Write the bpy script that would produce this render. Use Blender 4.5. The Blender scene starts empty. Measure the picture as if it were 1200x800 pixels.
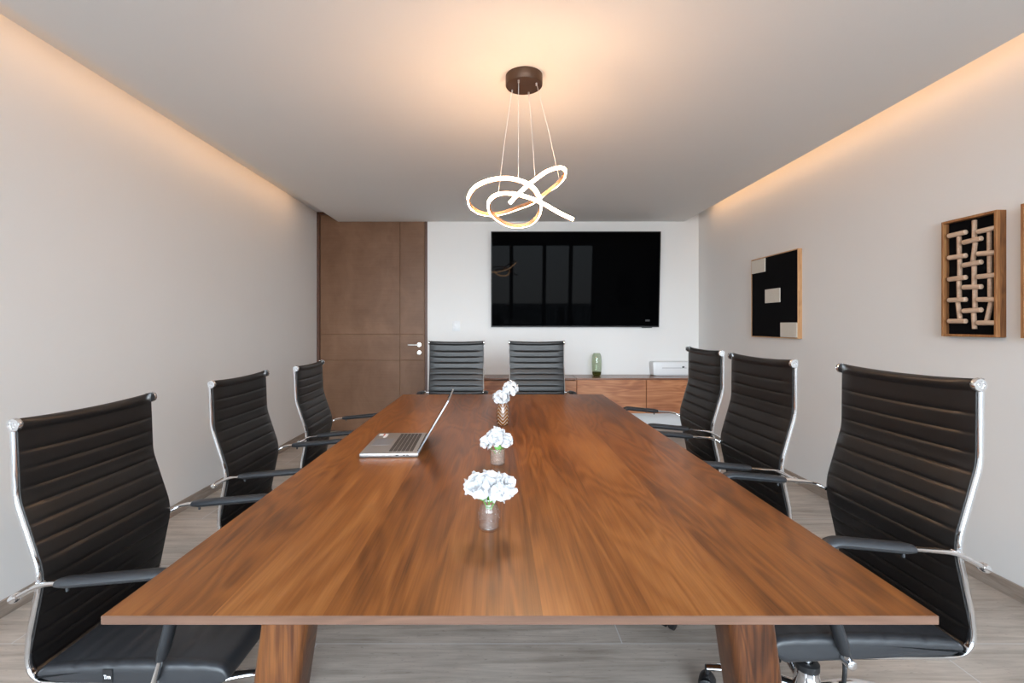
import bpy, bmesh, math, random
from mathutils import Vector, Matrix
random.seed(7)
S = bpy.context.scene
C = S.collection
PI = math.pi

# ------------------------------------------------------------------ camera
cam_d = bpy.data.cameras.new('camera'); cam = bpy.data.objects.new('camera', cam_d); C.objects.link(cam)
cam.location = (0, 0, 1.25); cam.rotation_euler = (PI/2, 0, 0)
cam_d.sensor_width = 36.0; cam_d.lens = 36.0*555/1200
cam_d.shift_x = 17/1200; cam_d.shift_y = -19/1200
cam_d.clip_start = 0.02
S.camera = cam
XL, XR, YF, YB = -2.13, 2.37, 5.58, -0.65        # room
ZS, ZC = 2.47, 2.585                            # dropped slab, slot ceiling
TT = 0.75                                       # table top

# ------------------------------------------------------------------ node helpers
def mat(name):
    m = bpy.data.materials.new(name); m.use_nodes = True
    nt = m.node_tree; b = nt.nodes['Principled BSDF']
    return m, nt, b
def nn(nt, typ, **kw):
    n = nt.nodes.new(typ)
    for k, v in kw.items():
        if k.startswith('i_'):
            n.inputs[k[2:].replace('_', ' ')].default_value = v
        else: setattr(n, k, v)
    return n
def math_(nt, op, a, b=None, c=None):
    n = nt.nodes.new('ShaderNodeMath'); n.operation = op
    for i, v in enumerate((a, b, c)):
        if v is None: continue
        if isinstance(v, (int, float)): n.inputs[i].default_value = v
        else: nt.links.new(v, n.inputs[i])
    return n.outputs[0]
def mixc(nt, fac, a, b, blend='MIX'):
    n = nt.nodes.new('ShaderNodeMix'); n.data_type = 'RGBA'; n.blend_type = blend
    for s, v in ((0, fac), (6, a), (7, b)):
        if hasattr(v, 'links'): nt.links.new(v, n.inputs[s])
        elif isinstance(v, (int, float)): n.inputs[s].default_value = v
        else: n.inputs[s].default_value = (*v, 1)
    return n.outputs[2]
def ramp(nt, fac, stops):
    n = nt.nodes.new('ShaderNodeValToRGB'); e = n.color_ramp.elements
    while len(e) < len(stops): e.new(0.5)
    for q, (p, c) in zip(e, stops): q.position = p; q.color = (*c, 1) if not isinstance(c, (int, float)) else (c, c, c, 1)
    nt.links.new(fac, n.inputs[0]); return n.outputs[0]
def coords(nt, scale=(1, 1, 1), loc=(0, 0, 0), kind='Object'):
    t = nt.nodes.new('ShaderNodeTexCoord'); m = nt.nodes.new('ShaderNodeMapping')
    m.inputs['Scale'].default_value = scale; m.inputs['Location'].default_value = loc
    nt.links.new(t.outputs[kind], m.inputs[0]); return m.outputs[0]
def noise(nt, vec, scale=5, detail=3, rough=.5, dist=0):
    n = nn(nt, 'ShaderNodeTexNoise'); n.inputs['Scale'].default_value = scale
    n.inputs['Detail'].default_value = detail; n.inputs['Roughness'].default_value = rough
    n.inputs['Distortion'].default_value = dist
    nt.links.new(vec, n.inputs['Vector']); return n.outputs[0]
def bump(nt, b, h, strength=.2, dist=.01):
    n = nn(nt, 'ShaderNodeBump'); n.inputs['Strength'].default_value = strength; n.inputs['Distance'].default_value = dist
    nt.links.new(h, n.inputs['Height']); nt.links.new(n.outputs[0], b.inputs['Normal'])
def plain(name, col, rough=.5, metal=0, spec=.5, var=.06, vs=30, bmp=0):
    m, nt, b = mat(name)
    v = noise(nt, coords(nt), vs, 3)
    c = mixc(nt, v, tuple(x*(1-var) for x in col), tuple(min(1, x*(1+var)) for x in col))
    nt.links.new(c, b.inputs['Base Color'])
    b.inputs['Roughness'].default_value = rough; b.inputs['Metallic'].default_value = metal
    b.inputs['Specular IOR Level'].default_value = spec
    if bmp: bump(nt, b, v, bmp, .002)
    return m
def emis(name, col, s):
    m, nt, b = mat(name)
    b.inputs['Base Color'].default_value = (.9, .85, .8, 1)
    b.inputs['Emission Color'].default_value = (*col, 1); b.inputs['Emission Strength'].default_value = s
    return m
def glassy(name, tint, rough=.03, refl=1.0, body=None, bodyfac=.0):
    """thin-walled glass: tinted see-through with a Fresnel reflection"""
    m, nt, b = mat(name); nt.nodes.remove(b)
    out = nt.nodes['Material Output']
    t = nn(nt, 'ShaderNodeBsdfTransparent'); t.inputs[0].default_value = (*tint, 1)
    g = nn(nt, 'ShaderNodeBsdfGlossy'); g.inputs['Roughness'].default_value = rough
    f = nn(nt, 'ShaderNodeFresnel'); f.inputs[0].default_value = 1.5
    ge = nn(nt, 'ShaderNodeNewGeometry')       # only the outward side mirrors (no false total reflection in the thin wall)
    fac = math_(nt, 'MULTIPLY', math_(nt, 'MULTIPLY', f.outputs[0], refl), math_(nt, 'SUBTRACT', 1.0, ge.outputs['Backfacing']))
    x = nn(nt, 'ShaderNodeMixShader'); nt.links.new(fac, x.inputs[0]); nt.links.new(g.outputs[0], x.inputs[2])
    if bodyfac:
        d = nn(nt, 'ShaderNodeBsdfDiffuse'); d.inputs[0].default_value = (*body, 1)
        y = nn(nt, 'ShaderNodeMixShader'); y.inputs[0].default_value = bodyfac
        nt.links.new(t.outputs[0], y.inputs[1]); nt.links.new(d.outputs[0], y.inputs[2])
        nt.links.new(y.outputs[0], x.inputs[1])
    else: nt.links.new(t.outputs[0], x.inputs[1])
    nt.links.new(x.outputs[0], out.inputs[0]); return m

def wood(name, dark, mid, light, axis=1, plank=.17, gscale=1.0, rough=.35, spec=.45, contrast=1.0, seam=.0):
    """boards running along `axis` (0,1,2); plank width across the next axis"""
    m, nt, b = mat(name)
    t = nn(nt, 'ShaderNodeTexCoord'); sp = nn(nt, 'ShaderNodeSeparateXYZ'); nt.links.new(t.outputs['Object'], sp.inputs[0])
    al = sp.outputs[axis]
    if axis == 1: ac, th = sp.outputs[0], sp.outputs[2]
    elif axis == 0: ac, th = sp.outputs[2], sp.outputs[1]
    else: ac, th = sp.outputs[0], sp.outputs[1]
    pk = math_(nt, 'FLOOR', math_(nt, 'DIVIDE', math_(nt, 'ADD', ac, 10.03), plank))
    wn = nn(nt, 'ShaderNodeTexWhiteNoise', noise_dimensions='1D'); nt.links.new(pk, wn.inputs['W'])
    off = math_(nt, 'MULTIPLY', wn.outputs[0], 37.0)
    def vec(sa, sl, st=1.0):
        cb = nn(nt, 'ShaderNodeCombineXYZ')
        nt.links.new(math_(nt, 'MULTIPLY_ADD', ac, sa*gscale, off), cb.inputs[0])
        nt.links.new(math_(nt, 'MULTIPLY_ADD', al, sl*gscale, off), cb.inputs[1])
        nt.links.new(math_(nt, 'MULTIPLY', th, st*gscale*8), cb.inputs[2]); return cb.outputs[0]
    rings = noise(nt, vec(5.0, .75), 1.0, 2, .45, .9)
    lines = math_(nt, 'MULTIPLY_ADD', math_(nt, 'SINE', math_(nt, 'MULTIPLY', rings, 75.0)), .5, .5)
    streak = noise(nt, vec(70, 2.0), 1.0, 4, .6)
    fine = noise(nt, vec(260, 6.0), 1.0, 2, .5)
    blot = noise(nt, vec(3.5, 1.0), 1.0, 3, .5, .5)
    a = math_(nt, 'MULTIPLY', math_(nt, 'SUBTRACT', lines, .5), .17*contrast)
    a = math_(nt, 'ADD', a, math_(nt, 'MULTIPLY', math_(nt, 'SUBTRACT', streak, .5), .55*contrast))
    a = math_(nt, 'ADD', a, math_(nt, 'MULTIPLY', math_(nt, 'SUBTRACT', fine, .5), .35*contrast))
    a = math_(nt, 'ADD', a, math_(nt, 'MULTIPLY', math_(nt, 'SUBTRACT', blot, .5), .75*contrast))
    a = math_(nt, 'ADD', a, math_(nt, 'MULTIPLY', math_(nt, 'SUBTRACT', wn.outputs[0], .5), .26*contrast))
    a = math_(nt, 'ADD', a, .5)
    c = ramp(nt, a, [(.08, dark), (.5, mid), (.92, light)])
    # a few knots
    kv = nn(nt, 'ShaderNodeTexVoronoi'); nt.links.new(vec(1.6, .62), kv.inputs['Vector']); kv.inputs['Scale'].default_value = 1.0
    kn = ramp(nt, kv.outputs[0], [(.0, 1.0), (.10, 0.0)])
    c = mixc(nt, math_(nt, 'MULTIPLY', kn, .55), c, dark)
    nt.links.new(c, b.inputs['Base Color'])
    b.inputs['Roughness'].default_value = rough; b.inputs['Specular IOR Level'].default_value = spec
    rr = math_(nt, 'MULTIPLY_ADD', streak, .14, rough-.07); nt.links.new(rr, b.inputs['Roughness'])
    bump(nt, b, streak, .08, .001)
    return m

M = {}
M['wall'] = plain('wall_paint', (.80, .79, .775), .9, spec=.2, var=.012, vs=3)
M['ceil'] = plain('ceiling_paint', (.80, .795, .78), .92, spec=.2, var=.01, vs=3)
M['table'] = wood('walnut_table', (.080, .025, .005), (.225, .076, .016), (.345, .138, .037), 1, .19, rough=.33, spec=.33, contrast=1.2)
M['tedge'] = wood('walnut_edge', (.09, .045, .028), (.14, .072, .045), (.19, .105, .068), 0, .3, rough=.45)
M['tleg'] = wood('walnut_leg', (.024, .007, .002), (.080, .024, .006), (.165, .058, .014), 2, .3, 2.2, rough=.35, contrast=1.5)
M['cred'] = wood('credenza_walnut', (.13, .034, .012), (.36, .13, .05), (.52, .23, .10), 0, .4, 1.0, rough=.4, contrast=1.5)
M['credtop'] = wood('credenza_top', (.14, .06, .035), (.25, .12, .075), (.33, .18, .12), 0, .5, 1.2, rough=.25)
M['frame'] = wood('pine_frame', (.33, .16, .065), (.55, .31, .145), (.66, .42, .22), 2, .5, 1.6, rough=.55)
M['frame_d'] = wood('cedar_frame', (.13, .045, .014), (.29, .12, .04), (.42, .21, .08), 2, .5, 2.0, rough=.55, contrast=1.3)
M['dowel'] = wood('dowel_wood', (.42, .25, .16), (.58, .40, .28), (.70, .53, .40), 1, .5, 3, rough=.6)
M['offwhite'] = plain('linen_white', (.66, .62, .55), .8, var=.06, vs=60)
M['blackfelt'] = plain('black_canvas', (.004, .004, .005), .95, spec=.1, var=.2, vs=80)
M['chrome'] = plain('chrome', (.82, .82, .83), .10, 1.0, var=.01)
M['satin'] = plain('satin_steel', (.72, .70, .67), .28, 1.0, var=.02)
M['plastic'] = plain('black_plastic', (.012, .012, .013), .45, var=.1)
M['gasket'] = plain('dark_grey_plastic', (.05, .05, .052), .5, var=.1)
M['white'] = plain('white_plastic', (.80, .81, .82), .35, var=.01)
M['grey'] = plain('grey_plastic', (.30, .31, .33), .5, var=.03)
M['bronze'] = plain('bronze_metal', (.085, .048, .03), .42, .6, var=.1)
M['channel'] = plain('copper_channel', (.45, .25, .14), .40, .5, var=.08)
M['cord'] = plain('pale_cord', (.75, .72, .68), .5, var=.03)
M['petal'] = plain('white_petal', (.66, .66, .665), .8, spec=.15, var=.02, vs=60)
M['stem'] = plain('green_stem', (.10, .28, .035), .5, var=.25, vs=200)
M['glass'] = glassy('clear_glass', (.985, .98, .975), .02, 1.8, (.8, .78, .75), .02)
M['frosted'] = glassy('frosted_glass', (.92, .89, .86), .15, 1.2, (.72, .62, .54), .12)
M['water'] = glassy('water', (.99, .98, .97), .0, .8)
M['greenglass'] = glassy('green_glass', (.88, .91, .855), .03, 1.6, (.45, .50, .42), .03)
M['greenbase'] = glassy('dark_green_glass', (.45, .46, .20), .03, 1.2, (.10, .10, .03), .3)
M['pane'] = glassy('window_glass', (.97, .98, .98), .0, 1.0)
M['mullion'] = plain('dark_mullion', (.03, .03, .032), .5, .3)
M['laptop'] = plain('laptop_aluminium', (.40, .385, .37), .38, .7, var=.02, vs=200)
M['laptop_edge'] = plain('laptop_rim', (.34, .36, .39), .35, .6, var=.02)
M['keys'] = plain('laptop_keys', (.045, .036, .03), .55, var=.1)
M['red'] = plain('red_print', (.55, .05, .03), .5)
M['led'] = emis('pendant_led', (1.0, .60, .33), 135.0)
M['cove'] = emis('cove_led', (1.0, .56, .27), 10.5)

def leather():
    m, nt, b = mat('black_ribbed_leatherette')
    v = noise(nt, coords(nt), 900, 2)
    w = noise(nt, coords(nt), 6, 3)
    c = mixc(nt, w, (.0050, .0046, .0047), (.0085, .0078, .0078))
    nt.links.new(c, b.inputs['Base Color'])
    b.inputs['Roughness'].default_value = .42; b.inputs['Specular IOR Level'].default_value = .5
    bump(nt, b, v, .25, .0006); return m
M['leather'] = leather()
def seatleather():
    m, nt, b = mat('black_seat_leatherette')
    v = noise(nt, coords(nt), 700, 2); b.inputs['Base Color'].default_value = (.014, .015, .017, 1)
    c = mixc(nt, noise(nt, coords(nt), 8, 2), (.017, .019, .022), (.025, .027, .031)); nt.links.new(c, b.inputs['Base Color'])
    b.inputs['Roughness'].default_value = .42; b.inputs['Specular IOR Level'].default_value = .6
    bump(nt, b, v, .2, .0006); return m
M['seat'] = seatleather()

def floor_mat():
    m, nt, b = mat('striated_stone_tile')
    co = coords(nt, (1, 1, 1), (.71, -1.86+6.0, 0))
    br = nn(nt, 'ShaderNodeTexBrick'); nt.links.new(co, br.inputs['Vector'])
    br.inputs['Color1'].default_value = (.40, .40, .40, 1); br.inputs['Color2'].default_value = (.62, .62, .62, 1)
    br.inputs['Mortar'].default_value = (0, 0, 0, 1)
    br.inputs['Scale'].default_value = 1.0; br.inputs['Mortar Size'].default_value = .0022; br.inputs['Mortar Smooth'].default_value = .1
    br.inputs['Brick Width'].default_value = 2.4; br.inputs['Row Height'].default_value = .6; br.offset = .5
    st = noise(nt, coords(nt, (1.3, 14, 1)), 1.6, 6, .62, .6)
    st2 = noise(nt, coords(nt, (4, 60, 1)), 1.5, 3, .6, .3)
    bl = noise(nt, coords(nt), 2.2, 4, .55)
    pt = noise(nt, coords(nt, (30, 90, 1)), 1.0, 3, .6)
    a = math_(nt, 'ADD', math_(nt, 'MULTIPLY', st, .55), math_(nt, 'MULTIPLY', st2, .2))
    a = math_(nt, 'ADD', a, math_(nt, 'MULTIPLY', bl, .3))
    rgb = nn(nt, 'ShaderNodeSeparateColor'); nt.links.new(br.outputs[0], rgb.inputs[0])
    a = math_(nt, 'ADD', a, math_(nt, 'MULTIPLY', math_(nt, 'SUBTRACT', rgb.outputs[0], .5), .3))
    c = ramp(nt, a, [(.32, (.235, .195, .158)), (.50, (.42, .362, .308)), (.68, (.60, .525, .455))])
    pit = ramp(nt, pt, [(.30, 1.0), (.38, 0.0)])
    c = mixc(nt, math_(nt, 'MULTIPLY', pit, .35), c, (.13, .115, .10))
    c = mixc(nt, br.outputs['Fac'], c, (.58, .57, .56))
    nt.links.new(c, b.inputs['Base Color']); b.inputs['Roughness'].default_value = .42
    bump(nt, b, st, .08, .002); return m
M['floor'] = floor_mat()
def stone():
    m, nt, b = mat('baseboard_stone')
    st = noise(nt, coords(nt, (3, 3, 30)), 2, 5, .6, .4)
    c = ramp(nt, st, [(.3, (.24, .19, .155)), (.7, (.40, .33, .275))]); nt.links.new(c, b.inputs['Base Color'])
    b.inputs['Roughness'].default_value = .5; return m
M['stone'] = stone()
def doorm():
    m, nt, b = mat('brown_door_veneer')
    a = noise(nt, coords(nt, (1.3, 1, .9)), 2.6, 5, .6, .4); g = noise(nt, coords(nt, (1, 1, 30)), 3, 3, .5)
    s = math_(nt, 'ADD', math_(nt, 'MULTIPLY', a, .8), math_(nt, 'MULTIPLY', g, .2))
    c = ramp(nt, s, [(.30, (.128, .062, .031)), (.70, (.215, .115, .066))]); nt.links.new(c, b.inputs['Base Color'])
    b.inputs['Roughness'].default_value = .42; b.inputs['Specular IOR Level'].default_value = .25; return m
M['door'] = doorm()
M['jamb'] = plain('door_jamb_wood', (.09, .035, .018), .45, var=.2)
def tvm():
    m, nt, b = mat('black_screen')
    b.inputs['Base Color'].default_value = (.0012, .0013, .0016, 1)
    v = noise(nt, coords(nt), 1.5, 1); nt.links.new(math_(nt, 'MULTIPLY_ADD', v, .02, .02), b.inputs['Roughness'])
    b.inputs['Specular IOR Level'].default_value = .011; return m
M['screen'] = tvm()
def amber():
    m, nt, b = mat('amber_chevron_glass'); nt.nodes.remove(b); out = nt.nodes['Material Output']
    t = nn(nt, 'ShaderNodeTexCoord'); sp = nn(nt, 'ShaderNodeSeparateXYZ'); nt.links.new(t.outputs['Object'], sp.inputs[0])
    ang = math_(nt, 'ARCTAN2', sp.outputs[1], sp.outputs[0])
    tri = math_(nt, 'PINGPONG', math_(nt, 'ADD', ang, PI/2+PI), PI/4)
    ph = math_(nt, 'MULTIPLY_ADD', sp.outputs[2], 360, math_(nt, 'MULTIPLY', tri, -11.0))
    s = math_(nt, 'SINE', ph)
    k = ramp(nt, math_(nt, 'MULTIPLY_ADD', s, .5, .5), [(.13, 0.0), (.24, 1.0)])
    tr = nn(nt, 'ShaderNodeBsdfTransparent'); tr.inputs[0].default_value = (.82, .66, .5, 1)
    p = nn(nt, 'ShaderNodeBsdfPrincipled'); p.inputs['Base Color'].default_value = (.16, .052, .007, 1); p.inputs['Roughness'].default_value = .25
    di = nn(nt, 'ShaderNodeBsdfDiffuse'); di.inputs[0].default_value = (.66, .56, .46, 1)
    xt = nn(nt, 'ShaderNodeMixShader'); xt.inputs[0].default_value = .55; nt.links.new(tr.outputs[0], xt.inputs[1]); nt.links.new(di.outputs[0], xt.inputs[2])
    x = nn(nt, 'ShaderNodeMixShader'); nt.links.new(k, x.inputs[0]); nt.links.new(xt.outputs[0], x.inputs[1]); nt.links.new(p.outputs[0], x.inputs[2])
    g = nn(nt, 'ShaderNodeBsdfGlossy'); g.inputs['Roughness'].default_value = .05
    f = nn(nt, 'ShaderNodeFresnel'); f.inputs[0].default_value = 1.5
    y = nn(nt, 'ShaderNodeMixShader'); ge = nn(nt, 'ShaderNodeNewGeometry'); nt.links.new(math_(nt, 'MULTIPLY', f.outputs[0], math_(nt, 'SUBTRACT', 1.0, ge.outputs['Backfacing'])), y.inputs[0]); nt.links.new(x.outputs[0], y.inputs[1]); nt.links.new(g.outputs[0], y.inputs[2])
    nt.links.new(y.outputs[0], out.inputs[0]); return m
M['amber'] = amber()

# ------------------------------------------------------------------ geometry helpers
def obj(name, bm, m, parent=None, smooth=True, sharp=40):
    me = bpy.data.meshes.new(name)
    bmesh.ops.recalc_face_normals(bm, faces=bm.faces)
    bm.to_mesh(me); bm.free()
    for k in (m if isinstance(m, (list, tuple)) else [m]): me.materials.append(k)
    if smooth:
        for p in me.polygons: p.use_smooth = True
        me.set_sharp_from_angle(angle=math.radians(sharp))
    o = bpy.data.objects.new(name, me); C.objects.link(o)
    if parent: o.parent = parent
    return o
def tag(o, label, cat, group=None):
    o['label'] = label; o['category'] = cat
    if group: o['group'] = group
    return o
def thing(name, label, cat, loc=(0, 0, 0), rz=0, group=None):
    o = bpy.data.objects.new(name, None); o.empty_display_size = .1; C.objects.link(o)
    o.location = loc; o.rotation_euler = (0, 0, rz); return tag(o, label, cat, group)
def struct(name, bm, m, parent=None, smooth=False):
    o = obj(name, bm, m, parent, smooth)
    if not parent: o['kind'] = 'structure'
    return o
def box(bm, x0, x1, y0, y1, z0, z1, bev=0, seg=2, mi=0):
    r = bmesh.ops.create_cube(bm, size=1)
    vs = r['verts']
    for v in vs: v.co = Vector(((x0+x1)/2+v.co.x*(x1-x0), (y0+y1)/2+v.co.y*(y1-y0), (z0+z1)/2+v.co.z*(z1-z0)))
    fs = set(f for v in vs for f in v.link_faces)
    for f in fs: f.material_index = mi
    if bev:
        es = set(e for v in vs for e in v.link_edges)
        bmesh.ops.bevel(bm, geom=list(es), offset=bev, segments=seg, affect='EDGES', profile=.5)
    return bm
def B(): return bmesh.new()
def fillet(pts, radii, n=6):
    pts = [Vector(p) for p in pts]; out = [pts[0]]
    for i in range(1, len(pts)-1):
        a, p, c = pts[i-1], pts[i], pts[i+1]
        r = radii[i-1] if isinstance(radii, (list, tuple)) else radii
        la = min(r, (a-p).length*.48); lc = min(r, (c-p).length*.48)
        s, e = p+(a-p).normalized()*la, p+(c-p).normalized()*lc
        for k in range(n+1):
            t = k/n; out.append(s*(1-t)**2+p*2*t*(1-t)+e*t*t)
    out.append(pts[-1]); return out
def resample(pts, step):
    out = [pts[0].copy()]; L = [0]
    for a, b in zip(pts, pts[1:]): L.append(L[-1]+(b-a).length)
    n = max(2, int(round(L[-1]/step))); j = 0; res = []
    for k in range(n+1):
        s = L[-1]*k/n
        while j < len(L)-2 and L[j+1] < s: j += 1
        t = (s-L[j])/max(1e-9, L[j+1]-L[j]); res.append(pts[j].lerp(pts[j+1], min(1, max(0, t))))
    return res
def catmull(P, n=8, closed=False):
    P = [Vector(p) for p in P]; out = []; N = len(P)
    for i in range(N if closed else N-1):
        p0 = P[(i-1) % N] if closed or i > 0 else P[0]*2-P[1]
        p1 = P[i]; p2 = P[(i+1) % N]
        p3 = P[(i+2) % N] if closed or i+2 < N else P[-1]*2-P[-2]
        for k in range(n):
            t = k/n
            out.append(.5*((2*p1)+(-p0+p2)*t+(2*p0-5*p1+4*p2-p3)*t*t+(-p0+3*p1-3*p2+p3)*t**3))
    if not closed: out.append(P[-1].copy())
    return out
def tube(bm, pts, r, seg=10, r2=None, up=None, mi=0, caps=True):
    """r: number or list; r2 radius along `up` direction"""
    pts = [Vector(p) for p in pts]; rings = []; n = len(pts)
    prev = None
    for i, p in enumerate(pts):
        T = (pts[min(i+1, n-1)]-pts[max(i-1, 0)]).normalized()
        if up is not None:
            u = Vector(up); u = (u-T*u.dot(T)).normalized()
        elif prev is None:
            u = T.orthogonal().normalized()
        else: u = (prev-T*prev.dot(T)).normalized()
        prev = u; v = T.cross(u)
        ra = r[i] if isinstance(r, (list, tuple)) else r
        rb = ra if r2 is None else (r2[i] if isinstance(r2, (list, tuple)) else r2)
        rings.append([bm.verts.new(p+v*ra*math.cos(2*PI*k/seg)+u*rb*math.sin(2*PI*k/seg)) for k in range(seg)])
    for a, b in zip(rings, rings[1:]):
        for k in range(seg):
            f = bm.faces.new((a[k], a[(k+1) % seg], b[(k+1) % seg], b[k])); f.material_index = mi
    if caps:
        for q in (rings[0][::-1], rings[-1]):
            f = bm.faces.new(q); f.material_index = mi
    return bm
def lathe(bm, prof, c=(0, 0, 0), seg=32, mi=0, axis='Z'):
    """prof: list of (r, h)"""
    c = Vector(c); rings = []
    def pos(r, h, a):
        x, y = r*math.cos(a), r*math.sin(a)
        return c+(Vector((x, y, h)) if axis == 'Z' else Vector((x, h, y)) if axis == 'Y' else Vector((h, x, y)))
    for r, h in prof:
        if r < 1e-6: rings.append([bm.verts.new(pos(0, h, 0))])
        else: rings.append([bm.verts.new(pos(r, h, 2*PI*k/seg)) for k in range(seg)])
    for a, b in zip(rings, rings[1:]):
        for k in range(seg):
            k2 = (k+1) % seg
            if len(a) == 1 and len(b) == 1: continue
            if len(a) == 1: f = bm.faces.new((a[0], b[k2], b[k]))
            elif len(b) == 1: f = bm.faces.new((a[k], a[k2], b[0]))
            else: f = bm.faces.new((a[k], a[k2], b[k2], b[k]))
            f.material_index = mi
    return bm
def copy_tree(o, parent=None):
    c = o.copy(); C.objects.link(c)
    if parent: c.parent = parent
    for ch in list(o.children): copy_tree(ch, c)
    return c

# ------------------------------------------------------------------ room shell
W = .15
struct('floor', box(B(), XL-W, XR+W, YB-W, YF+W, -.12, 0), M['floor'])
struct('wall_left', box(B(), XL-W, XL, YB-W, YF+W, 0, ZC+.1), M['wall'])
struct('wall_right', box(B(), XR, XR+W, YB-W, YF+W, 0, ZC+.1), M['wall'])
DX0, DX1 = -2.128, -.825                                   # door opening
b = B(); box(b, DX1, XR, YF, YF+W, 0, ZC+.1); box(b, XL, DX0, YF, YF+W, 0, ZC+.1)
struct('wall_far', b, M['wall'])
struct('ceiling', box(B(), XL-W, XR+W, YB-W, YF+W, ZC, ZC+.12), M['ceil'])
SX0, SX1 = -1.878, 2.195
struct('trim_1', box(B(), SX0, SX1, YB, YF, ZS, ZC), M['ceil'])         # dropped ceiling slab
# stone skirting
struct('baseboard_left', box(B(), XL, XL+.012, YB, YF, 0, .07, .001, 1), M['stone'])
struct('baseboard_right', box(B(), XR-.012, XR, YB, YF, 0, .07, .001, 1), M['stone'])
struct('baseboard_far', box(B(), DX1+.02, XR-.012, YF-.012, YF, 0, .07, .001, 1), M['stone'])
# light grout line at the foot of the skirting
# door
d = bpy.data.objects.new('door_1', None); C.objects.link(d); d['kind'] = 'structure'; d.location = (DX0, YF, 0)
DW = DX1-DX0
b = B(); box(b, 0, .035, -.008, .10, 0, ZC-.002, .003, 1); box(b, DW-.03, DW, -.008, .10, 0, ZC-.002, .003, 1); box(b, .035, DW-.03, -.008, .10, ZC-.032, ZC-.002, .003, 1)
obj('door_frame', b, M['jamb'], d)
# panels with V-grooves: vertical joint at .93 of width, two horizontals round the handle
b = B(); xs = [.037, .978, DW-.032]; zs = [.004, .838, 1.143, ZC-.034]
for i in range(2):
    for j in range(3):
        box(b, xs[i]+.0012, xs[i+1]-.0012, .006, .05, zs[j]+.0012, zs[j+1]-.0012, .003, 1)
box(b, .036, DW-.031, .012, .048, .003, ZC-.033)
dl = obj('door_leaf', b, M['door'], d, False)
b = B(); hx, hz = 1.205, 1.02
lathe(b, [(0, 0), (.027, 0), (.027, -.007), (.024, -.01), (.009, -.01), (.009, -.05), (0, -.05)], (hx, .007, hz), 24, axis='Y')
tube(b, fillet([(hx, -.038, hz), (hx-.02, -.045, hz), (hx-.125, -.045, hz)], .01), .0085, 12)
obj('door_handle', b, M['satin'], d)
b = B(); lathe(b, [(0, 0), (.027, 0), (.027, -.007), (.024, -.01), (.010, -.011), (.010, -.016), (0, -.016)], (hx, .007, hz-.093), 24, axis='Y')
obj('door_lock', b, M['satin'], d)

# rear glazing behind the camera
XW = [XL, -1.25, -.45, .34, 1.15, 1.80, XR]
ZW0, ZW1 = .04, 2.465
b = B(); box(b, XL-W, XR+W, YB-W, YB, ZW1, ZC); box(b, XL-W, XR+W, YB-W, YB, 0, ZW0)
struct('wall_back', b, M['wall'])
for i in range(6):
    x0, x1 = XW[i], XW[i+1]
    w = bpy.data.objects.new('window_%d' % (i+1), None); C.objects.link(w); w['kind'] = 'structure'; w.location = (x0, YB-.07, ZW0)
    b = B(); L = x1-x0; H = ZW1-ZW0; t = .045
    box(b, 0, t, -.03, .03, 0, H); box(b, L-t, L, -.03, .03, 0, H); box(b, t, L-t, -.03, .03, 0, t); box(b, t, L-t, -.03, .03, H-t, H)
    obj('window_frame', b, M['mullion'], w, False)
    obj('pane', box(B(), t, L-t, -.003, .003, t, H-t), M['pane'], w, False)
    l = bpy.data.lights.new('window_portal', 'AREA'); l.shape = 'RECTANGLE'; l.size = L-.1; l.size_y = H-.1; l.cycles.is_portal = True
    lo = bpy.data.objects.new('window_portal', l); C.objects.link(lo); lo.location = ((x0+x1)/2, YB-.12, (ZW0+ZW1)/2); lo.rotation_euler = (PI/2, 0, 0)
struct('terrace', box(B(), -12, 12, -14, YB-W, -.3, -.05), plain('terrace_stone', (.66, .65, .62), .8, var=.1, vs=2))

# world: overcast daylight
wd = bpy.data.worlds.new('overcast_sky'); S.world = wd; wd.use_nodes = True
nt = wd.node_tree; bg = nt.nodes['Background']
tc = nn(nt, 'ShaderNodeTexCoord'); sp = nn(nt, 'ShaderNodeSeparateXYZ'); nt.links.new(tc.outputs['Generated'], sp.inputs[0])
sk = ramp(nt, math_(nt, 'MULTIPLY_ADD', sp.outputs[2], .5, .5), [(.45, (.70, .72, .74)), (.52, (.83, .92, 1.0)), (.9, (.66, .80, 1.0))])
nt.links.new(sk, bg.inputs[0]); dn = math_(nt, 'MAXIMUM', math_(nt, 'MULTIPLY', sp.outputs[1], -1.0), 0.0)     # added bright sky patch straight out from the window, lifts the far wall
nt.links.new(math_(nt, 'MULTIPLY_ADD', math_(nt, 'POWER', dn, 7.0), 19.5, 3.3), bg.inputs[1])

# ------------------------------------------------------------------ cove lighting
def cove(x0, x1, y0, y1, label, side):
    o = thing('led_strip', label, 'light strip', (x0, y0, 2.553))
    w = x1-x0
    if side < 0:
        obj('strip_backing', box(B(), w-.002, w, 0, y1-y0, -.010, .010), M['white'], o, False)
        obj('strip_diffuser', box(B(), 0, w-.002, 0, y1-y0, -.008, .008, .001, 1), M['cove'], o, False)
    else:
        obj('strip_backing', box(B(), 0, .002, 0, y1-y0, -.010, .010), M['white'], o, False)
        obj('strip_diffuser', box(B(), .002, w, 0, y1-y0, -.008, .008, .001, 1), M['cove'], o, False)
cove(SX0-.008, SX0, -.6, 4.9, 'warm light strip hidden in the ceiling slot along the left wall', -1)
cove(SX1, SX1+.008, -.6, 5.2, 'warm light strip hidden in the ceiling slot above the framed panels', 1)

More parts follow.
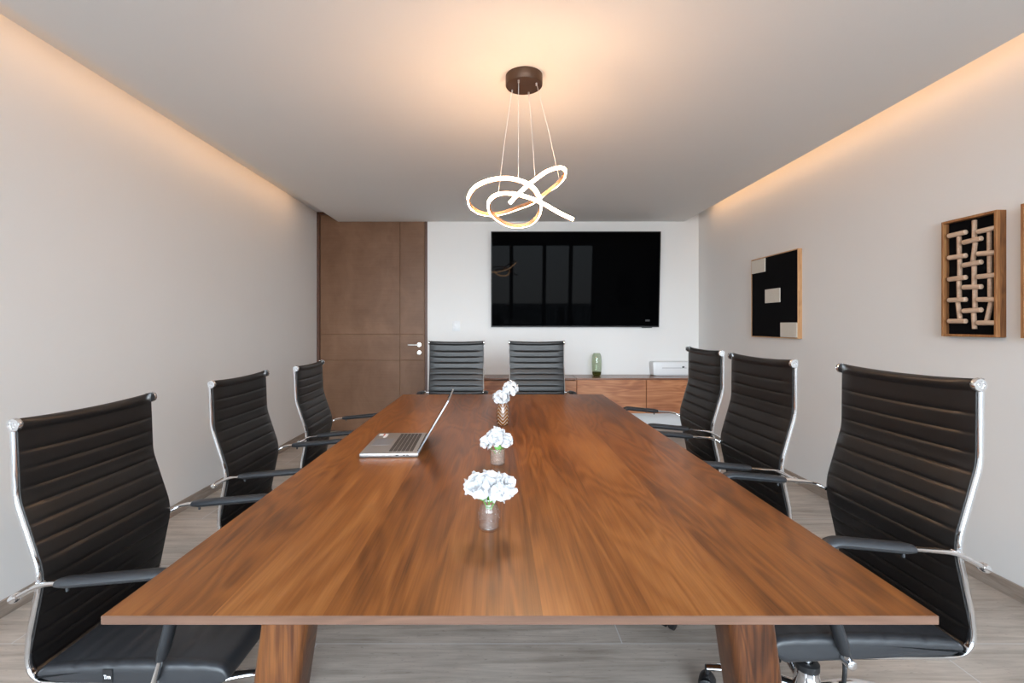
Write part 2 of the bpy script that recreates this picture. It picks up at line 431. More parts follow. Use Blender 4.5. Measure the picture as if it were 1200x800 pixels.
# ------------------------------------------------------------------ pendant lamp
LY = 2.32
pl = thing('pendant_lamp', 'glowing knotted loop pendant lamp hanging over the table from a bronze canopy', 'pendant lamp', (.13, LY, ZS))
b = B(); lathe(b, [(0, 0), (.09, 0), (.09, -.046), (.087, -.05), (0, -.05)], (0, 0, 0), 48)
obj('canopy', b, M['bronze'], pl)
PT = [  # zoom px x, y, depth offset
 (540, 713, -.02), (480, 685, -.03), (400, 640, -.045), (330, 612, -.06), (265, 598, -.07), (205, 601, -.065), (168, 630, -.03), (166, 668, .02), (195, 705, .06), (245, 735, .09), (300, 743, .10),
 (350, 730, .085), (383, 695, .05), (394, 650, .0), (378, 595, -.07), (345, 560, -.11), (295, 538, -.14), (235, 529, -.155), (165, 539, -.145), (105, 568, -.10), (74, 615, -.02), (84, 655, .05),
 (125, 683, .10), (185, 690, .12), (245, 678, .12), (300, 658, .10), (350, 640, .07), (400, 608, .05), (445, 575, .06), (480, 545, .055), (502, 512, .03), (497, 487, -.01), (468, 483, -.04), (420, 500, -.06), (370, 535, -.075), (310, 585, -.085), (255, 641, -.09)]
P3 = []
for x, y, dd in PT:
    px, py = 530+x/3.8125, 70+y/3.8125; D = LY+dd
    P3.append(Vector(((px-583)/555*D-.13, dd, 1.25+(381-py)/555*D-ZS)))
path = resample(catmull(P3, 8), .006)
def ribbon(bm, path, n0, n1, h, z0=0):
    """rectangular strip: from n0 to n1 along the outward normal, +-h along the strip's width"""
    rings = []; n = len(path); Ns = []
    for i, p in enumerate(path):
        T = (path[min(i+1, n-1)]-path[max(i-1, 0)]).normalized()
        Ns.append((T, Vector((0, 0, 1)).cross(T).normalized()))
    for i, p in enumerate(path):
        T, N = Ns[i]; U = T.cross(N).normalized()
        # tip the strip so the lit side looks a little downwards
        N2 = (N*math.cos(.15)-U*math.sin(.15)*(1 if U.z > 0 else -1)); U2 = T.cross(N2)
        rings.append([bm.verts.new(p+N2*a+U2*c) for a, c in ((n0, -h), (n1, -h), (n1, h), (n0, h))])
    for a, c in zip(rings, rings[1:]):
        for k in range(4): bm.faces.new((a[k], a[(k+1) % 4], c[(k+1) % 4], c[k]))
    bm.faces.new(rings[0][::-1]); bm.faces.new(rings[-1]); return bm
obj('channel', ribbon(B(), path, -.006, .001, .0085), M['channel'], pl)
obj('light_band', ribbon(B(), path, .001, .007, .0072), M['led'], pl, sharp=60)
for (ax, ay), idx in (((-.057, .036), 5), ((-.029, -.057), 16), ((.027, .059), 34), ((.058, -.03), 29)):
    e = P3[idx]
    b = B(); tube(b, [(ax, ay, -.048), (e.x*.55+ax*.45, e.y*.55+ay*.45, (e.z-.048)/2-.005), (e.x, e.y, e.z)], .0011, 6)
    obj('cord', b, M['cord'], pl)
    b = B(); lathe(b, [(0, -.062), (.004, -.062), (.005, -.05), (0, -.05)], (ax, ay, 0), 12); obj('cord_grip', b, M['satin'], pl)

# ------------------------------------------------------------------ table
TX0, TX1, TY0, TY1 = -.683, .760, .814, 3.43
tcx, tcy = (TX0+TX1)/2, (TY0+TY1)/2
tb = thing('conference_table', 'long walnut conference table with slanted legs in the middle of the room', 'table', (tcx, tcy, 0))
hx, hy = (TX1-TX0)/2, (TY1-TY0)/2
b = B(); box(b, -hx, hx, -hy, hy, TT-.0155, TT, .0015, 1)
b.faces.ensure_lookup_table()
for f in b.faces: f.material_index = 0 if abs(f.normal.z) > .9 else 1
top = obj('tabletop', b, [M['table'], M['tedge']], tb, False)
def leg(sx, sy):
    b = B(); t = .090
    xt, xb = sx*.434, sx*.535            # top / bottom centre x
    yt = sy*(hy-.115)
    vs = []
    r = bmesh.ops.create_cube(b, size=1)['verts']
    for v in r:
        up = v.co.z > 0
        v.co = Vector(((xt if up else xb)+v.co.x*2*(t/2 if up else t*.44), yt+v.co.y*2*(.045), (TT-.0155) if up else 0))
    es = [e for e in b.edges if abs(e.verts[0].co.z-e.verts[1].co.z) > .1]
    bmesh.ops.bevel(b, geom=es, offset=.016, segments=3, affect='EDGES', profile=.5)
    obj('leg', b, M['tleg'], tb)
for sx in (-1, 1):
    for sy in (-1, 1): leg(sx, sy)
obj('centre_beam', box(B(), -.05, .05, -.95, .95, TT-.07, TT-.016, .004), M['tleg'], tb)
for sx in (-1, 1): obj('side_beam', box(B(), sx*.40-.02, sx*.40+.02, -hy+.17, hy-.17, TT-.07, TT-.016, .004), M['tleg'], tb)

# ------------------------------------------------------------------ chairs
SREF = .425
def make_chair(bs, lift, rec, row):
    """ribbed high-back swivel chair facing local +x"""
    L = {}
    def Z(z): return lift+(z if z < SREF else SREF+(z-SREF)*bs)
    def RX(x, z):   # extra recline
        return x-max(0, z-SREF)*rec
    prof = [(-.287, 1.110), (-.285, .887), (-.224, .672), (-.287, .380), (.20, .384)]
    prof2 = [Vector((RX(x, z), 0, Z(z))) for x, z in prof]
    smooth = fillet(prof2, [.025, .05, .075], 8)
    rail = resample(smooth, .012)
    root = bpy.data.objects.new('office_chair', None); root.empty_display_size = .1; C.objects.link(root)
    # backrest: ribbed upholstery over the rails
    back = [p for p in resample(smooth, .004)]
    s = 0; arc = [0]
    for a, c in zip(back, back[1:]): s += (c-a).length; arc.append(s)
    lim = sum((a-c).length for a, c in zip(smooth, smooth[1:]))-.30
    hw = .2415; ny = 16
    b = B(); F = []; K = []
    rib0, rib = .092*bs, .052*bs
    for i, p in enumerate(back):
        if arc[i] > lim: break
        T = (back[min(i+1, len(back)-1)]-back[max(i-1, 0)]).normalized()
        N = Vector((-T.z, 0, T.x))          # towards the sitter (+x when T points down)
        a = arc[i]
        if a < rib0: u = a/rib0
        else: u = ((a-rib0) % rib)/rib
        bulge = .0058*(1-abs(2*u-1)**7) if a >= rib0 else .0056*(1-max(0, 2*u-1)**9)
        roll = math.sqrt(max(0, .0165**2-(a-.0165)**2)) if a < .033 else 0
        if a < .0165: front = roll; rear = roll
        else:
            front = max(roll, .003+bulge); rear = max(roll, .006)
        fr = []; bk = []
        for j in range(ny+1):
            y = -hw+2*hw*j/ny; e = 1-abs(2*j/ny-1)**10
            sag = -.008*(1-(2*j/ny-1)**2)*max(0, 1-a/.25)
            off = Vector((0, y, sag))
            fr.append(b.verts.new(p+off+N*(.002+front*e*.9))); bk.append(b.verts.new(p+off-N*(.002+rear*e*.9)))
        F.append(fr); K.append(bk)
    for i in range(len(F)-1):
        for j in range(ny):
            b.faces.new((F[i][j], F[i][j+1], F[i+1][j+1], F[i+1][j])); b.faces.new((K[i][j+1], K[i][j], K[i+1][j], K[i+1][j+1]))
        for j in (0, ny): b.faces.new((F[i][j], F[i+1][j], K[i+1][j], K[i][j]))
    for i in (0, len(F)-1):
        for j in range(ny): b.faces.new((F[i][j], F[i][j+1], K[i][j+1], K[i][j]))
    obj('backrest', b, M['leather'], root, sharp=50)
    # seat cushion with stitched ribs on top
    b = B(); ys = []
    x0, x1 = -.250, .262; zt, zb = .437, .371
    def sect(k):      # k: inset 0..1 at side edges
        pts = []; n = 44
        for i in range(n+1):
            t = i/n; x = x0+(x1-x0)*t
            u = ((x-x0) % .052)/.052
            z = zt+.006*math.sin(t*PI)-.010*(1-t)**3-.0045*abs(2*u-1)**5
            e = max(0, (t-.90)/.10); z -= .030*(1-math.sqrt(max(0, 1-e*e)))
            e = max(0, (.08-t)/.08); z -= .026*(1-math.sqrt(max(0, 1-e*e)))
            pts.append((x, z))
        for i in range(14):
            t = 1-i/13; x = x0+(x1-x0)*t
            z = zb-.004+.026*(1-t)
            e = max(0, (t-.90)/.10); z += .032*(1-math.sqrt(max(0, 1-e*e)))
            e = max(0, (.08-t)/.08); z += .02*(1-math.sqrt(max(0, 1-e*e)))
            pts.append((x, z))
        mz = .404
        return [(x*(1-.03*k)+.0006*k, mz+(z-mz)*(1-.55*k)) for x, z in pts]
    slices = [(-.257, 1), (-.2565, .55), (-.2525, .22), (-.245, .07), (-.236, .0), (-.2335, .035), (-.231, 0)]
    slices = slices+[(-.11, 0), (0, 0), (.11, 0)]+[(-y, k) for y, k in slices[::-1]]
    rings = []
    for y, k in slices: rings.append([b.verts.new((x, y, z+lift)) for x, z in sect(k)])
    n = len(rings[0])
    for a, c in zip(rings, rings[1:]):
        for i in range(n): b.faces.new((a[i], a[(i+1) % n], c[(i+1) % n], c[i]))
    b.faces.new(rings[0]); b.faces.new(rings[-1][::-1])
    obj('seat', b, M['seat'], root, sharp=60)
    for sgn in (-1, 1):
        yy = sgn*.2385
        rl = []
        for i, p in enumerate(rail):
            T = (rail[min(i+1, len(rail)-1)]-rail[max(i-1, 0)]).normalized()
            rl.append(Vector((p.x, yy, p.z))-Vector((-T.z, 0, T.x))*(.011 if p.z > .5+lift else .011*max(0, (p.z-.40-lift)/.1)))
        b = B(); tube(b, rl, .0085, 10, .0105, up=(0, 1, 0))
        fr = obj('side_frame', b, M['chrome'], root)
        tp = prof2[0]
        b = B(); lathe(b, [(0, -.004), (.0175, -.004), (.0185, -.001), (.0185, .005), (.016, .008), (.011, .008), (.010, .006), (.005, .006), (.004, .008), (0, .008)], (tp.x, sgn*.245, tp.z-.0155), 20, axis='Y')
        if sgn < 0:
            for v in b.verts: v.co.y = -.49-v.co.y
        obj('end_cap', b, M['chrome'], fr)
    # arms: flat chrome loop with a padded sleeve
    arm = fillet([Vector((RX(x, z), 0, Z(z))) for x, z in ((-.275, .630), (-.205, .668), (.142, .700), (.128, .56), (.072, .388))], [.03, .05, .10], 7)
    arm = resample(arm, .008)
    for sgn in (-1, 1):
        yy = sgn*.271
        A = [Vector((p.x, yy, p.z)) for p in arm]
        b = B(); tube(b, A, .0065, 10, .0115, up=(0, 1, 0))
        lathe(b, [(0, -.013), (.009, -.012), (.012, -.006), (.012, .006), (.009, .012), (0, .013)], A[0], 14, axis='Y')
        lathe(b, [(0, -.012), (.012, -.012), (.012, .016), (.009, .018), (0, .018)], A[-1], 16, axis='Y')
        # boss that joins the arm to the back rail
        j = min(range(len(arm)), key=lambda q: abs(arm[q].x-RX(-.229, .665)))
        lathe(b, [(.007, -.032), (.007, .006), (0, .006)] if sgn > 0 else [(.007, .032), (.007, -.006), (0, -.006)], A[j], 12, axis='Y')
        ao = obj('armrest', b, M['chrome'], root)
        i0 = min(range(len(arm)), key=lambda q: abs(arm[q].x-row['pad'])+(9 if q > len(arm)*.5 else 0))
        i1 = max(q for q in range(len(arm)) if arm[q].z > Z(row['sleeve']))
        Q = A[i0:i1+1]; m = len(Q)
        rr = [.0135*min(1, .75+.25*min(k, m-1-k)/3) for k in range(m)]; r2 = [.021*min(1, .75+.25*min(k, m-1-k)/3) for k in range(m)]
        b = B(); tube(b, Q, rr, 12, r2, up=(0, 1, 0))
        q = Q[3]; lathe(b, [(0, -.024), (.004, -.024), (.004, -.008)], q, 8)
        obj('arm_pad', b, M['seat'], ao)
    # mechanism, lever, gas lift
    b = B(); box(b, -.11, .10, -.07, .07, .338+lift, .392+lift, .008);
    box(b, -.06, -.03, -.225, .225, .376+lift, .392+lift, .003); box(b, .06, .09, -.225, .225, .376+lift, .392+lift, .003)
    obj('tilt_mechanism', b, M['plastic'], root)
    b = B(); sg = row['lever']
    tube(b, fillet([(.02, sg*.06, .355+lift), (.03, sg*.19, .362+lift), (.045, sg*.225, .345+lift), (.05, sg*.225, .29+lift)], .03), .0055, 8)
    tube(b, [(.05, sg*.225, .297+lift), (.052, sg*.225, .262+lift)], .011, 10, .008)
    obj('lever', b, M['plastic'], root)
    b = B(); lathe(b, [(0, .165), (.033, .165), (.033, .190), (.029, .192), (.014, .192), (.014, .345+lift), (0, .345+lift)], (0, 0, 0), 24, mi=0)
    gl = obj('gas_lift', b, M['chrome'], root)
    b = B(); lathe(b, [(.0335, .176), (.0345, .178), (.0345, .196), (.031, .198), (.016, .198)], (0, 0, 0), 24); obj('collar', b, M['plastic'], gl)
    # five-star base
    b = B(); lathe(b, [(0, .07), (.042, .07), (.045, .085), (.040, .125), (.033, .165), (0, .165)], (0, 0, 0), 24)
    ca = [row['spin']+k*2*PI/5 for k in range(5)]
    for a in ca:
        d0 = Vector((math.cos(a), math.sin(a), 0))
        pts = fillet([d0*.03+Vector((0, 0, .115)), d0*.16+Vector((0, 0, .118)), d0*.287+Vector((0, 0, .082))], .08)
        pts = resample(pts, .02); m = len(pts)
        tube(b, pts, [.019-.007*k/(m-1) for k in range(m)], 10, [.014-.004*k/(m-1) for k in range(m)], up=(0, 0, 1))
    bs_ = obj('star_base', b, M['chrome'], root)
    for a in ca:
        d0 = Vector((math.cos(a), math.sin(a), 0)); t0 = Vector((-math.sin(a), math.cos(a), 0))
        b = B(); c0 = d0*.287
        tube(b, [c0+Vector((0, 0, .05)), c0+Vector((0, 0, .088))], .008, 10)
        for q in (-1, 1):
            cc = c0+t0*q*.017+Vector((0, 0, .0265))
            tube(b, [cc-t0*.011, cc-t0*.009, cc+t0*.009, cc+t0*.011], [.022, .0265, .0265, .022], 18)
        tube(b, [c0-t0*.03+Vector((0, 0, .0265)), c0+t0*.03+Vector((0, 0, .0265))], .006, 8)
        # hood
        hood = [c0+d0*(.024*math.cos(q))+Vector((0, 0, .030+.029*math.sin(q))) for q in [k*PI/8 for k in range(9)]]
        tube(b, hood, .004, 8, .024, up=t0)
        obj('caster', b, M['plastic'], bs_)
    return root
def place(o, x, y, rz, label, group):
    o.location = (x, y, 0); o.rotation_euler = (0, 0, rz); tag(o, label, 'chair', group)
GR = 'ribbed high-back office chairs around the table'
R0 = make_chair(1.0, 0.0, 0.0, dict(pad=-.09, sleeve=.405, lever=1, spin=math.radians(-28)))
L0 = make_chair(.953, -.075, .03, dict(pad=-.17, sleeve=.46, lever=1, spin=math.radians(20)))
place(R0, .970, 1.484, PI, 'black ribbed office chair in the right foreground, nearest chair right of the table', GR)
for x, y, rz, lab in ((.912, 2.165, PI+.02, 'black ribbed office chair in the middle of the right side of the table'),
                      (.965, 2.885, PI-.03, 'black ribbed office chair at the far right of the table, nearest the credenza')):
    place(copy_tree(R0), x, y, rz, lab, GR)
place(L0, -.965, 1.495, 0, 'black ribbed office chair in the left foreground, nearest chair left of the table', GR)
for x, y, rz, lab in ((-.965, 2.355, 0, 'black ribbed office chair in the middle of the left side of the table'),
                      (-.925, 3.13, .05, 'black ribbed office chair at the far left of the table, nearest the brown door')):
    place(copy_tree(L0), x, y, rz, lab, GR)
st = [c for c in L0.children if c.name.startswith('seat')][0]
b = B(); box(b, -.066, -.040, -.2595, -.2572, .318, .352)
for x0, x1, z0, z1 in ((-.062, -.056, .336, .338), (-.0598, -.0580, .328, .336), (-.055, -.053, .328, .335), (-.053, -.045, .333, .335), (-.050, -.048, .328, .333), (-.046, -.044, .328, .333)):
    box(b, x0, x1, -.2601, -.2594, z0, z1, mi=1)
ft = obj('fabric_tag', b, [M['plastic'], M['white']], st, False); ft['label'] = 'small black cloth tag with a white mark'
for x, lab in ((-.368, 'grey-looking ribbed office chair at the far table end, beside the door handle'),
               (.352, 'grey-looking ribbed office chair at the far table end, below the television')):
    place(copy_tree(R0), x, 3.97, -PI/2, lab, GR)

# ------------------------------------------------------------------ television
tv = thing('television', 'large black flat-screen television mounted on the far white wall', 'television', (.905, 5.495, 1.78)); tv.rotation_euler = (math.radians(3.6), 0, 0)
hw, hh = .98, .553
obj('body', box(B(), -hw*.97, hw*.97, .012, .05, -hh*.97, hh*.97, .006), M['plastic'], tv)
b = B(); fw = .009
box(b, -hw, hw, -.003, .014, hh-fw, hh, .001, 1); box(b, -hw, hw, -.003, .014, -hh, -hh+.014, .001, 1)
box(b, -hw, -hw+fw, -.003, .014, -hh+.014, hh-fw); box(b, hw-fw, hw, -.003, .014, -hh+.014, hh-fw)
obj('bezel', b, M['plastic'], tv, False)
obj('screen', box(B(), -hw+fw, hw-fw, 0, .012, -hh+.014, hh-fw), M['screen'], tv, False)
o = obj('badge', box(B(), .82, .87, -.0015, .001, -.485, -.465), M['gasket'], tv, False); o['label'] = 'small grey mark in the lower right corner of the screen'
obj('sensor_bar', box(B(), .78, .90, 0, .012, -hh-.008, -hh, .002), M['plastic'], tv)
obj('wall_bracket', box(B(), -.3, .3, .05, .068, -.2, .2, .004), M['plastic'], tv)

# switch plate
sw = thing('wall_switch', 'white double switch plate on the far wall between the door and the television', 'light switch', (-.485, YF, 1.24))
obj('plate', box(B(), -.045, .045, -.008, 0, -.06, .06, .003), M['white'], sw)
for x in (-.02, .02): obj('rocker', box(B(), x-.016, x+.016, -.013, -.008, .005, .045, .003), M['white'], sw)
obj('socket', box(B(), -.032, .032, -.011, -.008, -.045, -.012, .003), M['white'], sw)

# ------------------------------------------------------------------ credenza
CY0 = 5.19
def credenza(x0, x1, splits, lip, label):
    o = thing('credenza', label, 'cabinet', (x0, CY0, .285)); w = x1-x0; dp = YF-.001-CY0; H = .385
    b = B(); box(b, 0, w, .022, dp, 0, .012); box(b, 0, .016, .022, dp, .012, H-.018); box(b, w-.016, w, .022, dp, .012, H-.018); box(b, .016, w-.016, dp-.012, dp, .012, H-.018)
    box(b, .016, w-.016, .10, .115, .012, H-.018)
    obj('carcass', b, M['cred'], o, False)
    obj('top_panel', box(B(), 0, w-.002, 0 if lip else .004, dp, H-.018, H, .0015, 1), M['credtop'], o, False)
    s = [0]+splits+[w]
    for a, c in zip(s, s[1:]):
        obj('door', box(B(), a+.002, c-.003, .003 if lip else 0, .021, 0, H-(.030 if lip else .020), .0015, 1), M['cred'], o, False)
    return o
credenza(-.68, .868, [.78], True, 'left wall-hung walnut cabinet behind the two far chairs')
credenza(.870, XR-.002, [.762], False, 'right wall-hung walnut cabinet carrying the green vase and white printer')

gv = thing('vase', 'tall green glass vase on the walnut cabinet under the television', 'vase', (1.137, 5.43, .67))
po = [(.030, .006), (.044, .018), (.053, .05), (.057, .10), (.057, .18), (.052, .225), (.044, .252), (.037, .262)]
b = B(); lathe(b, [(0, .004)]+po+[(.034, .262), (.041, .249), (.049, .222), (.054, .18), (.054, .10), (.050, .05), (.041, .025), (.02, .02), (0, .02)], (0, 0, 0), 36)
obj('body', b, M['greenglass'], gv)
b = B(); lathe(b, [(0, 0), (.034, 0), (.045, .012), (.0535, .045), (.0515, .046), (.036, .03), (0, .028)], (0, 0, 0), 36)
obj('vase_base', b, M['greenbase'], gv)

pr = thing('printer', 'low white printer at the right end of the walnut cabinet', 'printer', (2.02, 5.435, .67))
b = B(); box(b, -.235, .235, 0, .135, .006, .155, .008, 3); box(b, -.2, .2, .02, .12, 0, .006)
for v in b.verts:
    if v.co.z < .02: v.co.x *= .97
obj('body', b, M['white'], pr)
obj('paper_slot', box(B(), -.13, .15, -.003, .002, .088, .093), M['grey'], pr, False)
obj('lid', box(B(), -.225, .225, .006, .13, .155, .160, .002), M['white'], pr)
obj('button', box(B(), .10, .125, -.004, .002, .093, .110, .002), M['gasket'], pr)

# ------------------------------------------------------------------ framed panels on the right wall
def frame_box(o, ly, lz, dp, t, m, face_m, rec):
    """frame lying on the wall: local x from -dp (front) to 0 (wall); y 0..ly, z 0..lz"""
    for nm, (y0, y1, z0, z1) in (('frame_side', (0, t, 0, lz)), ('frame_side', (ly-t, ly, 0, lz)), ('frame_rail', (t, ly-t, 0, t)), ('frame_rail', (t, ly-t, lz-t, lz))):
        obj(nm, box(B(), -dp, 0, y0, y1, z0, z1, .001, 1), m, o, False)
    obj('backing', box(B(), -dp+rec, -.002, t, ly-t, t, lz-t), face_m, o, False)
ly, lz = .678, .705
fa = thing('wall_art', 'square black panel with three off-white blocks in a pine frame, on the right wall', 'wall art', (XR, 3.684, 1.144))
frame_box(fa, ly, lz, .033, .008, M['frame'], M['blackfelt'], .003)
for k, (y, z) in enumerate(((.450, .575), (.232, .298), (.008, .010))):
    obj('block', box(B(), -.037, -.029, y, y+.218, z, z+.118, .002, 1), M['offwhite'], fa)
def panel(y0, label, dowels):
    o = thing('wall_art', label, 'wall art', (XR, y0, 1.193)); L, H = .275, .595
    frame_box(o, L, H, .047, .012, M['frame_d'], M['blackfelt'], .030)
    if not dowels: return
    rnd = random.Random(3)
    cols = [(2.406, (.46, .345, .235, .126, .018)), (2.330, (.414, .30, .185, .07)), (2.258, (.453, .341, .2327, .12, .0086))]
    def dw(y, z, dy, dz, r, x, tilt=0):
        b = B(); tube(b, [(x, y-dy, z-dz), (x, y-dy*.96, z-dz*.96), (x, y+dy*.96, z+dz*.96), (x, y+dy, z+dz)], [r*.85, r, r, r*.85], 12)
        obj('dowel', b, M['dowel'], o)
    for cy, zs in cols:
        for z in zs: dw(cy-y0, z+.06, .045, rnd.uniform(-.003, .003), .0122, -.034)
    V = [(2.406, (.402, 0), (.29, 0), (.18, .002), (.072, .012)), (2.330, (.468, 0), (.357, -.012), (.243, 0), (.128, 0), (.025, .005)), (2.258, (.397, 0), (.287, 0), (.176, 0), (.064, -.02))]
    for cy, *vs in V:
        for z, tl in vs: dw(cy-y0+rnd.uniform(-.003, .003), z+.06, -tl*.5, -.046 if True else 0, .0100, -.0235)
panel(2.205, 'black panel of interlaced wooden dowels in a brown frame on the right wall', True)
panel(1.829, 'brown-framed panel on the right wall, cut off by the right edge of the photo', False)

# ------------------------------------------------------------------ laptop
lp = thing('laptop', 'open silver laptop seen from the side on the left half of the table', 'laptop', (-.306, 1.965, TT), 0)
lp.rotation_euler = (0, 0, math.radians(2.0))
hw2, dpt = .172, .222
b = B(); box(b, -dpt, 0, -hw2, hw2, .003, .0165, .003, 3)
base = obj('base', b, M['laptop'], lp)
b = B(); box(b, -dpt+.004, -.004, -hw2+.004, hw2-.004, 0, .004); obj('underside', b, M['plastic'], lp, False)
b = B()
kw = [.017]*6
for i in range(6):
    x = -.116+i*.0157; n = 15 if i else 7
    st = (2*hw2-.050)/15
    if i == 0:
        segs = [(0, 1), (1, 2), (2, 3), (3, 4), (4, 9), (9, 10), (10, 11), (11, 12), (12, 13), (13, 14), (14, 15)]
    else: segs = [(k, k+1) for k in range(15)]
    for a, c in segs:
        box(b, x, x+.0135, -(-hw2+.025+a*st+.001), -(-hw2+.025+c*st-.001), .0168, .0180) if False else box(b, x, x+.0128, hw2-.025-c*st+.0016, hw2-.025-a*st-.0016, .0160, .0178)
obj('keyboard', b, M['keys'], base, False)
obj('touchpad', box(B(), -.205, -.130, -.045, .06, .0163, .0168), M['laptop_edge'], base, False)
o = obj('sticker', box(B(), -.210, -.192, .118, .150, .0165, .0168), M['white'], base, False)
o = obj('sticker', box(B(), -.186, -.172, .085, .150, .0165, .0168), M['white'], base, False)
obj('sticker', box(B(), -.190, -.186, .118, .150, .0165, .0169), M['red'], base, False)
b = B()
for y in (.004, .016): pass
box(b, -.085, -.074, -hw2-.0006, -hw2+.002, .007, .0115); box(b, -.058, -.049, -hw2-.0006, -hw2+.002, .007, .0115); box(b, -.045, -.036, -hw2-.0006, -hw2+.002, .007, .0115)
obj('ports', b, M['plastic'], base, False)
# lid hinged at x=0, opened well past upright
lid = bpy.data.objects.new('lid', None); C.objects.remove(lid) if lid.name in C.objects else None
b = B(); box(b, -.0035, .0025, -hw2, hw2, .004, .234, .002, 2)
lid = obj('lid', b, M['laptop_edge'], lp); lid.location = (-.004, 0, .012); lid.rotation_euler = (0, math.radians(30.5), 0)
obj('screen', box(B(), -.0042, -.0034, -hw2+.006, hw2-.006, .018, .228), M['screen'], lid, False)
b = B(); tube(b, [(-.001, -hw2+.03, .003), (-.001, hw2-.03, .003)], .0055, 10); obj('hinge', b, M['plastic'], lid)

# ------------------------------------------------------------------ flower vases on the table
def petal(bm, c, n, up, size, cup):
    n = n.normalized(); t = (up-n*up.dot(n)).normalized() if abs(up.normalized().dot(n)) < .98 else n.orthogonal().normalized(); s = n.cross(t)
    G = []; R = 5
    for i in range(R+1):
        row = []
        for j in range(R+1):
            u = i/R; v = j/R*2-1
            w = math.sin(PI*min(1, .12+.80*u))**.7*.62
            x = v*w*size; y = u*size
            z = cup*size*((u-.3)**2+.55*v*v*w)+random.uniform(-.02, .02)*size
            row.append(bm.verts.new(c+s*x+t*y+n*z))
        G.append(row)
    for i in range(R):
        for j in range(R): bm.faces.new((G[i][j], G[i][j+1], G[i+1][j+1], G[i+1][j]))
def floret(bm, c, n, size, np_=4, cup=.5):
    a0 = random.random()*6.28; n = n.normalized(); o = n.orthogonal().normalized(); s = n.cross(o)
    for k in range(np_):
        a = a0+2*PI*k/np_+random.uniform(-.2, .2)
        petal(bm, c, (n+(o*math.cos(a)+s*math.sin(a))*random.uniform(-.25, .15)), o*math.cos(a)+s*math.sin(a), size*random.uniform(.85, 1.15), cup)
def flower(base, head, r, nfl, size, label, rx=1.0, rz_=1.0, group=None, leaf=None, stem_r=.0022):
    o = thing('white_flower', label, 'flower', base, 0, group)
    h = Vector(head); b = B(); n = nfl
    for k in range(n):
        z = 1-2*(k+.5)/n; a = k*2.39996+random.uniform(-.3, .3); q = math.sqrt(1-z*z)
        if z < -.75: continue
        dv = Vector((q*math.cos(a), q*math.sin(a), z))
        rr = r*random.uniform(.72, .98)
        floret(b, h+Vector((dv.x*rx, dv.y, dv.z*rz_))*(rr-size*.25), dv, size, random.choice((4, 4, 5)), random.uniform(.3, .8))
    bmesh.ops.create_icosphere(b, subdivisions=2, radius=r*.55, matrix=Matrix.Translation(h))
    obj('blossom', b, M['petal'], o, sharp=180)
    b = B(); tube(b, catmull([(0, 0, h.z*.42), (h.x*.25, h.y*.3, h.z*.58), (h.x*.7, h.y*.8, h.z*.80), h], 6), stem_r, 8); obj('stem', b, M['stem'], o)
    if leaf:
        b = B()
        for (c, dirn, s) in leaf:
            petal(b, Vector(c), Vector((dirn[0]*.3, -1, .4)), Vector(dirn), s, .3)
        obj('leaf', b, M['stem'], o)
    return o
# near jar
def jar(x, y, prof_o, wall, m, label, water=None, extra=None):
    o = thing('flower_vase', label, 'vase', (x, y, TT))
    inner = [(max(.002, r-wall), max(h, .006)) for r, h in prof_o[::-1]]
    b = B(); lathe(b, [(0, 0)]+prof_o+inner+[(0, .006)], (0, 0, 0), 40)
    obj('jar_body', b, m, o, sharp=60)
    if water:
        b = B(); lathe(b, [(0, .0065)]+[(max(.001, r-wall-.0006), max(h, .0066)) for r, h in prof_o if h < water]+[(max(.001, water_r(prof_o, water)-wall-.0006), water), (0, water)], (0, 0, 0), 36)
        obj('water', b, M['water'], o)
    return o
def water_r(prof, h):
    for (r0, h0), (r1, h1) in zip(prof, prof[1:]):
        if h0 <= h <= h1 and h1 > h0: return r0+(r1-r0)*(h-h0)/(h1-h0)
    return prof[-1][0]
P1 = [(.0225, 0), (.0255, .003), (.0262, .007), (.0250, .012), (.0250, .045), (.0235, .053), (.0195, .060), (.0178, .064), (.0178, .068), (.0195, .070), (.0195, .075), (.0188, .077)]
v1x, v1y = -.021, 1.165
j1 = jar(v1x, v1y, P1, .0022, M['glass'], 'small clear glass jar with white flowers, nearest of the three vases', .030)
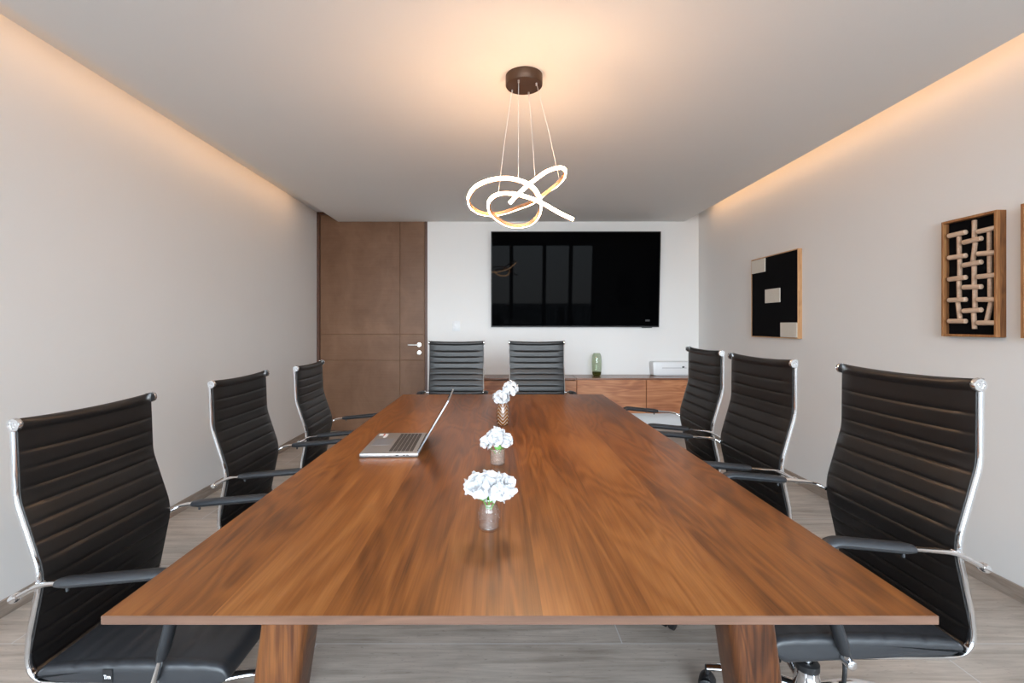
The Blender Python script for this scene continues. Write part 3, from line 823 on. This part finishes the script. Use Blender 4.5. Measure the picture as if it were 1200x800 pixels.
# embossed bands on the jar
b = B()
for h in (.028, .041):
    for k in range(14):
        a = k*2*PI/14; bmesh.ops.create_uvsphere(b, u_segments=8, v_segments=5, radius=.0026, matrix=Matrix.Translation((math.cos(a)*.0248, math.sin(a)*.0248, h+.003*math.sin(k*2.3))))
obj('embossing', b, M['glass'], j1)
GF = None
random.seed(11)
flower((v1x-.004, v1y, TT+.007), (-.026, -.005, .100), .025, 15, .022, 'left white bloom in the nearest jar', 1.0, .95, leaf=[((-.004, -.010, .066), (-.3, .2, .9), .022), ((.004, -.012, .062), (.2, .1, 1), .02)])
flower((v1x, v1y-.004, TT+.007), (.001, -.012, .104), .029, 16, .026, 'middle white bloom in the nearest jar', 1.0, 1.0)
flower((v1x+.004, v1y+.002, TT+.007), (.031, -.004, .094), .026, 15, .023, 'right white bloom in the nearest jar', 1.0, 1.05)
P2 = [(.0235, 0), (.026, .002), (.027, .008), (.0265, .02), (.027, .056), (.0265, .058)]
v2x, v2y = .0, 1.705
jar(v2x, v2y, P2, .0022, M['frosted'], 'squat frosted glass tumbler with white flowers, middle of the three vases', .03)
random.seed(5)
flower((v2x, v2y-.004, TT+.007), (-.004, -.006, .091), .033, 22, .021, 'rounded white bloom above the middle tumbler', 1.0, .9, leaf=[((.0, -.022, .052), (.1, .1, 1), .02)])
flower((v2x-.006, v2y, TT+.007), (-.036, -.004, .073), .018, 10, .017, 'small white bloom drooping left over the middle tumbler', 1.1, .8)
flower((v2x+.006, v2y, TT+.007), (.027, -.002, .078), .021, 12, .017, 'small white bloom at the right of the middle tumbler', .8, 1.1)
P3_ = [(.022, 0), (.027, .003), (.030, .012), (.0315, .04), (.0305, .075), (.026, .098), (.020, .110), (.019, .118)]
v3x, v3y = .026, 2.375
jar(v3x, v3y, P3_, .002, M['amber'], 'amber chevron-patterned glass vase with white flowers, farthest of the three vases')
random.seed(9)
flower((v3x-.003, v3y, TT+.007), (-.004, -.008, .132), .042, 60, .0145, 'lower white bloom over the amber vase', 1.05, .8)
flower((v3x+.004, v3y, TT+.007), (.034, .006, .174), .040, 56, .014, 'upper white bloom leaning right above the amber vase', 1.0, .95)

# ------------------------------------------------------------------ colour management
vs = S.view_settings; vs.view_transform = 'Standard'; vs.look = 'None'; vs.gamma = 1.0; vs.exposure = 0.0; vs.use_curve_mapping = False
S.display_settings.display_device = 'sRGB'
cy = S.cycles; cy.use_denoising = True; cy.max_bounces = 12; cy.transparent_max_bounces = 24; cy.sample_clamp_indirect = 8
